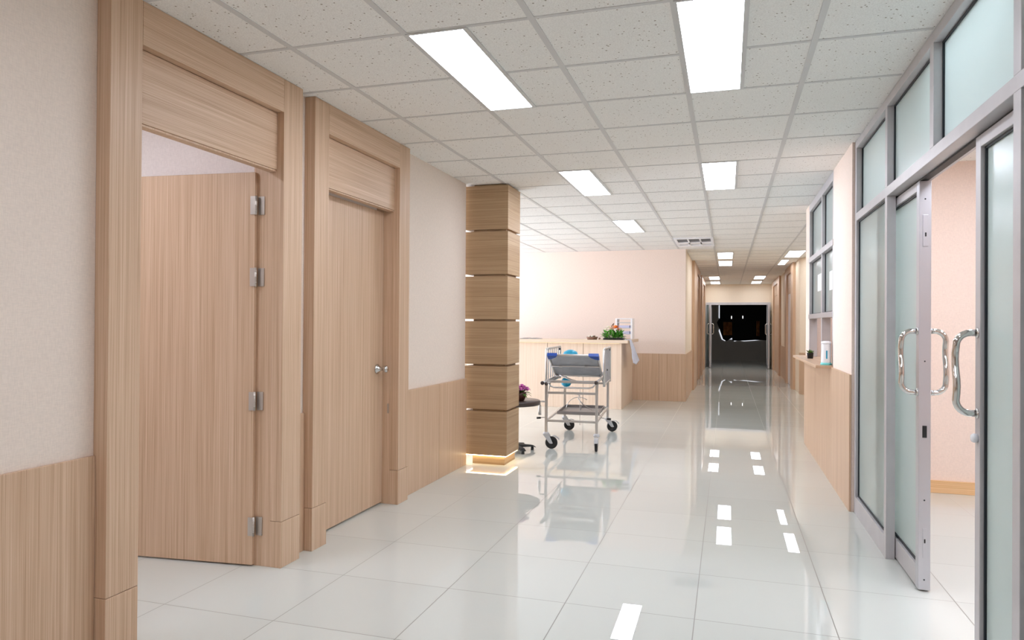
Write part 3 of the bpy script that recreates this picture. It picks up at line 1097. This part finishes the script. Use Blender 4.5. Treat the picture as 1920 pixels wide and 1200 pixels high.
# ------------------------------------------------------------------ small round table behind the pillar with a flower pot
TX, TY = -2.13, 7.02
tb = thing('side_table', 'small dark round pedestal table with black star foot behind the pillar', 'table', (TX, TY, 0))
build('table_top', MB().lathe([(0, .495), (.268, .495), (.278, .5), (.28, .535), (.274, .542), (0, .542)], (TX, TY, 0), n=48), M_DARKSTEEL, tb)
build('pedestal', MB().lathe([(0, .05), (.045, .05), (.03, .09), (.025, .3), (.025, .48), (.07, .4945), (0, .4945)], (TX, TY, 0), n=20), M_BLACK, tb)
for ft in ((-1.985, 6.93), (-1.955, 7.22), (-2.12, 7.34), (-2.33, 7.2), (-2.3, 6.88)):
    v = Vector((ft[0] - TX, ft[1] - TY, 0))
    L = v.length
    v.normalize()
    sd_ = Vector((-v.y, v.x, 0))
    q = MB()
    prof = [(.0, .032, .05, .09), (.5, .034, .045, .07), (.88, .036, .04, .055), (1.0, .03, .028, .036)]
    prev = None
    for (t, hw, z0, z1) in prof:
        c = Vector((TX, TY, 0)) + v * L * t
        row = [q.bm.verts.new(c - sd_ * hw + Vector((0, 0, z0))), q.bm.verts.new(c + sd_ * hw + Vector((0, 0, z0))), q.bm.verts.new(c + sd_ * hw * .7 + Vector((0, 0, z1))), q.bm.verts.new(c - sd_ * hw * .7 + Vector((0, 0, z1)))]
        if prev:
            for j in range(4):
                q.bm.faces.new((prev[j], prev[(j + 1) % 4], row[(j + 1) % 4], row[j]))
        else:
            q.bm.faces.new(row)
        prev = row
    q.bm.faces.new(prev)
    fo = build('foot', q, M_BLACK, tb)
    c = Vector((TX, TY, 0)) + v * L * .9
    build('glide', MB().lathe([(0, 0), (.016, 0), (.016, .03), (0, .036)], (c.x, c.y, 0), n=12), M_BLACK, fo)
fp = thing('flower_pot', 'pot of pink purple flowers on the dark round table behind the pillar', 'flowers', (-2.06, 7.0, .542))
FX, FY, FZ = -2.05, 6.98, .5425
build('pot', MB().lathe([(0, 0), (.045, 0), (.07, .05), (.066, .085), (.055, .09), (0, .08)], (FX, FY, FZ), n=20), plain('brown_glazed_pot', (96, 58, 48), .3), fp)
lf = MB()
for k in range(40):
    a = random.uniform(0, 2 * PI)
    e = random.uniform(0, 1.2)
    lf.leaf((FX + .03 * math.cos(a), FY + .03 * math.sin(a), FZ + .08), (math.cos(a) * math.cos(e), math.sin(a) * math.cos(e), math.sin(e)), random.uniform(.07, .11), .03, .5)
build('foliage', lf, M_LEAF2, fp)
for k in range(16):
    a = k * 2.4
    rr = .022 + .075 * math.sqrt(k / 16)
    c = (FX + rr * math.cos(a), FY + rr * math.sin(a), FZ + .17 - .55 * rr)
    m = MB()
    for ring, (e, q) in enumerate(((.1, .036), (.8, .03))):
        for j in range(6):
            b_ = 2 * PI * (j + ring * .5) / 6
            m.leaf(c, (math.cos(b_) * math.cos(e), math.sin(b_) * math.cos(e), math.sin(e)), q, .024, .3)
    m.blob(c, .018, .018, .018, .1, 1, k)
    m.tube([(FX, FY, FZ + .08), c], .0025, 6)
    build('blossom', m, M_PINK, fp)

# ------------------------------------------------------------------ hospital bed (local frame: y runs from head end away from the viewer)
BD = thing('hospital_bed', 'steel hospital trolley bed on black castors with raised backrest and side rails', 'hospital bed', (-1.639, 8.035, 0), math.radians(4.4))


def bp(name, mb, mat, parent=BD):
    return build(name, mb, mat, parent, True)


LX, LY = .270, .685
for sx, sy, ca in ((-1, -1, 0.0), (1, -1, -1.45), (-1, 1, .05), (1, 1, .35)):
    x, y = sx * LX, sy * LY
    bp('leg', MB().box(x - .0145, x + .0145, y - .0145, y + .0145, .178, .705, .003), M_BEDST)
    # castor: swivel plate, fork, trailing wheel
    dr = Vector((math.cos(ca), math.sin(ca), 0))
    if sx == 1 and sy == -1:
        dr = Vector((.05, -1, 0)).normalized()
    ax = Vector((-dr.y, dr.x, 0))
    top = Vector((x, y, 0))
    wc = top + dr * (.058 if not (sx == 1 and sy == -1) else .05) + Vector((0, 0, .067))
    fk = MB()
    fk.lathe([(0, .148), (.03, .148), (.034, .156), (.03, .17), (.018, .18), (0, .18)], (x, y, 0), n=16)
    for s in (-1, 1):
        p = [top + ax * s * .021 + Vector((0, 0, .155)) - dr * .033, top + ax * s * .021 + Vector((0, 0, .155)) + dr * .034, wc + ax * s * .021 + dr * .019 + Vector((0, 0, -.008)), wc + ax * s * .021 - dr * .019 + Vector((0, 0, -.008))]
        A = [fk.bm.verts.new(v + ax * .0015) for v in p]
        B = [fk.bm.verts.new(v - ax * .0015) for v in p]
        fk.bm.faces.new(A)
        fk.bm.faces.new(list(reversed(B)))
        for k in range(4):
            fk.bm.faces.new((A[k], B[k], B[(k + 1) % 4], A[(k + 1) % 4]))
    c0 = top + Vector((0, 0, .15))
    fk.obox(c0 + dr * .005, dr * .033, ax * .023, (0, 0, .004))
    # mudguard / brake pedal over the wheel
    for k in range(6):
        t = .35 + k * .17
        fk.obox(wc + dr * .076 * math.sin(t) * (1 + .12 * k / 5) + Vector((0, 0, .076 * math.cos(t) + .012 * k / 5)), dr * .011 * math.cos(t) + Vector((0, 0, -.011 * math.sin(t))), ax * .02, dr * .002 * math.sin(t) + Vector((0, 0, .002 * math.cos(t))))
    fko = bp('caster_fork', fk, M_GREYPL if sy < 0 or True else M_BEDST)
    tr_ = .067
    tyre = MB().lathe([(tr_ - .022, -.012), (tr_ - .012, -.015), (tr_ - .002, -.012), (tr_, 0), (tr_ - .002, .012), (tr_ - .012, .015), (tr_ - .022, .012), (.012, .010), (.012, -.010), (tr_ - .022, -.012)], wc, ax, 28)
    wh = bp('wheel', tyre, M_BLACK, fko)
    bp('hub', MB().lathe([(0, -.019), (.012, -.019), (.013, -.011), (.013, .011), (.012, .019), (0, .019)], wc, ax, 14), M_PLUG, fko)
# frame bars
for y in (-LY, LY):
    bp('cross_bar', MB().box(-LX + .0145, LX - .0145, y - .011, y + .011, .588, .612, .002), M_BEDST)
    bp('cross_bar', MB().box(-LX + .0145, LX - .0145, y - .011, y + .011, .288, .312, .002), M_BEDST)
for sx in (-1, 1):
    x = sx * LX
    bp('side_bar', MB().box(x - .01, x + .01, -LY + .0145, LY - .0145, .29, .31, .002), M_BEDST)
    bp('top_rail', MB().tube([(x, -.93 if sx < 0 else -.74, .722), (x, .74, .722)], .014, 12), M_BEDST)
    bp('rail_cap', MB().lathe([(0, -.012), (.019, -.012), (.021, 0), (.017, .012), (0, .013)], (x, -.932 if sx < 0 else -.742, .722), (0, -1, 0), 14), M_DARKSTEEL)
    bp('brace', MB().tube([(x * .98, -LY + .02, .52), (x * .98, -LY + .22, .69)], .006, 8), M_BEDST)
bp('inner_rail', MB().tube([(-.235, -.90, .712), (-.235, -.1, .718)], .012, 12), M_BEDST)
bp('rail_cap', MB().lathe([(0, -.012), (.017, -.012), (.019, 0), (.015, .012), (0, .013)], (-.235, -.902, .712), (0, -1, 0), 14), M_DARKSTEEL)
bp('end_rail', MB().box(-.27, .27, -.735, -.705, .71, .737, .004), M_BEDST)
bp('end_rail', MB().box(-.27, .27, .70, .73, .71, .737, .004), M_BEDST)
bp('end_rail', MB().tube([(-.25, -.66, .70), (-.225, -.66, .668), (-.19, -.66, .655), (.19, -.66, .655), (.225, -.66, .668), (.25, -.66, .70)], .009, 10), M_BEDST)
# deck, behind the raised backrest
dkm = MB()
for k in range(9):
    yy = -.05 + k * .086
    dkm.box(-.245, .245, yy, yy + .06, .738, .744)
for x in (-.24, 0, .24):
    dkm.box(x - .008, x + .008, -.06, .72, .728, .739)
bp('deck', dkm, M_BEDPAN)
# backrest
bl, bt = Vector((0, -.1, .752)), Vector((0, -.585, 1.0))
bd = (bt - bl)
bn = Vector((0, bd.z, -bd.y)).normalized()
if bn.z < 0:
    bn = -bn
HW = .268
tb_pts = []
for (x, t) in ((-HW + .02, 0), (-HW, .06), (-HW, .92), (-HW + .012, .975), (-HW + .04, 1), (HW - .04, 1), (HW - .012, .975), (HW, .92), (HW, .06), (HW - .02, 0)):
    tb_pts.append(Vector((x, 0, 0)) + bl + bd * t)
bp('backrest_frame', MB().tube(tb_pts, .0125, 12), M_BEDST)
pm = MB().obox(bl + bd * .5 + bn * .004, (HW - .008, 0, 0), bd * .49, bn * .003)
bpn = bp('backrest_panel', pm, M_BEDPAN)
bp('rib', MB().tube([Vector((-HW, 0, 0)) + bl + bd * .5 - bn * .012, Vector((HW, 0, 0)) + bl + bd * .5 - bn * .012], .007, 8), M_BEDST, bpn)
for x in (-.17, .12):
    bp('rib', MB().obox(Vector((x, 0, 0)) + bl + bd * .5 - bn * .014, (.018, 0, 0), bd * .025, bn * .008), M_BEDST, bpn)
bp('hinge_bar', MB().tube([(-.25, -.1, .745), (.25, -.1, .745)], .011, 10), M_BEDST)
bp('support_bar', MB().tube([(-.2, -.2, .755), (-.05, -.22, .70), (.0, -.22, .69), (.24, -.22, .69)], .009, 8), M_BEDST)
for sx in (-1, 1):
    q = MB()
    P = [(0, 1.03), (.11, 1.03), (.09, .95), (.04, .87), (0, .85)]
    A = [q.bm.verts.new(Vector((sx * (HW + .012 - a), 0, 0)) + bl + bd * t - bn * .017) for a, t in P]
    B = [q.bm.verts.new(Vector((sx * (HW + .012 - a), 0, 0)) + bl + bd * t + bn * .017) for a, t in P]
    q.bm.faces.new(A)
    q.bm.faces.new(list(reversed(B)))
    for k in range(len(P)):
        q.bm.faces.new((A[k], B[k], B[(k + 1) % len(P)], A[(k + 1) % len(P)]))
    bp('corner_cap', q, M_BLUE)


def guard(x, y0, y1, z0, z1, n, wid):
    m = MB()
    m.tube([(x, y0, z0), (x, y0, z1 - .03), (x, y0 + .03, z1), (x, y1 - .03, z1), (x, y1, z1 - .03), (x, y1, z0), ], .013, 12)
    m.tube([(x, y0, z0 + .02), (x, y1, z0 + .02)], .012, 10)
    g_ = bp('side_rail', m, M_BEDST)
    for k in range(n):
        yy = y0 + (y1 - y0) * (k + 1) / (n + 1)
        bp('slat', MB().box(x - .003, x + .003, yy - wid / 2, yy + wid / 2, z0 + .02, z1 - .004, .002), M_BEDPAN, g_)
    for (yy, zz) in ((y1 - .1, z1 - .03), (y0 + (y1 - y0) * .45, z0 + .17)):
        bp('knob', MB().lathe([(0, 0), (.013, 0), (.013, .016), (0, .018)], (x, yy, zz), (1 if x < 0 else -1, 0, 0), 12), M_BLACK, g_)
        bp('knob', MB().lathe([(0, 0), (.013, 0), (.013, .016), (0, .018)], (x, yy - .012, zz), (0, -1, 0), 12), M_BLACK, g_)
    for yy in (y0 + .06, y1 - .06):
        bp('bracket', MB().tube([(x, yy, z0), (x, yy, z0 + .02), (.27 if x > 0 else -.27, yy, .72)], .011, 8), M_GREYPL, g_)
    return g_


guard(-.318, -.42, .60, .66, 1.058, 6, .035)
guard(.298, -.15, .66, .63, 1.055, 6, .055)
# shelf tray
ty0, ty1 = -.12, .58
tm = MB().box(-.235, .235, ty0, ty1, .30, .305)
for a in ((-.24, -.232, ty0, ty1), (.232, .24, ty0, ty1), (-.232, .232, ty0 - .006, ty0 + .002), (-.232, .232, ty1 - .002, ty1 + .006)):
    tm.box(*a, .30, .334)
bp('shelf_tray', tm, M_TRAY)
for y in (ty0 + .05, ty1 - .05):
    bp('tray_bar', MB().box(-.262, .262, y - .008, y + .008, .292, .2999), M_BEDST)
# crank gear and levers
bp('crank', MB().tube([(-.285, -.66, .50), (-.34, -.66, .50), (-.345, -.66, .49), (-.345, -.66, .46)], .009, 10), M_BEDST)
bp('crank_grip', MB().tube([(-.345, -.66, .46), (-.345, -.66, .355)], [.014, .016], 12), M_BEDST)
for x0, x1, y, z in ((-.285, -.35, -.62, .318), (.27, .335, -.05, .255)):
    lv = bp('lever', MB().tube([(x0 * .95, y, z + .01), (x1, y, z)], .005, 8), M_BEDST)
    s = 1 if x1 > 0 else -1
    bp('grip', MB().tube([(x1 - s * .01, y, z), (x1 + s * .035, y, z - .002)], [.01, .012], 10), M_BLACK, lv)
cb = MB()
arc = [(-.16 + .17 * (1 - math.cos(t)) * .9, .05, .335 + .15 * math.sin(t)) for t in [k / 10 * 2.2 for k in range(11)]]
cb.tube(arc, .004, 8)
cb.tube([(.0, .05, .33), (.03, .05, .4), (-.02, .05, .47), (-.005, .05, .515)], .006, 8)
cb.tube([(-.035, .05, .515), (.03, .05, .518)], .006, 8)
cb.tube([(-.02, .05, .46), (.07, .06, .38), (.14, .06, .335)], .004, 8)
bp('release_cable', cb, M_BEDST)
bp('release_rod', MB().tube([(.02, -.1, .18), (.02, -.1, .59), ], .003, 6), M_BEDST)

# teal things on and under the bed
c = BD.matrix_basis @ Vector((-.14, .25, .744))
hb = MB()
hb.lathe([(0, .0), (.085, .0), (.10, .03), (.105, .12), (.10, .215), (.075, .262), (.03, .284), (0, .287)], (c.x, c.y, .7445), n=22)
single('teal_basin', hb, M_TEAL, 'teal dome-topped plastic tub standing on the bed deck behind the raised backrest', 'tub')
c = BD.matrix_basis @ Vector((-.255, .12, .6))
bg = thing('teal_bag', 'teal plastic bag hanging under the left side of the bed', 'bag', (c.x, c.y, .59))
build('pouch', MB().blob((c.x + .085, c.y, .65), .058, .04, .055, .1, 3, 5), M_TEAL, bg)
build('strap', MB().tube([(c.x + .085, c.y, .69), (c.x + .085, c.y, .7275)], .006, 8), M_TEALL, bg)
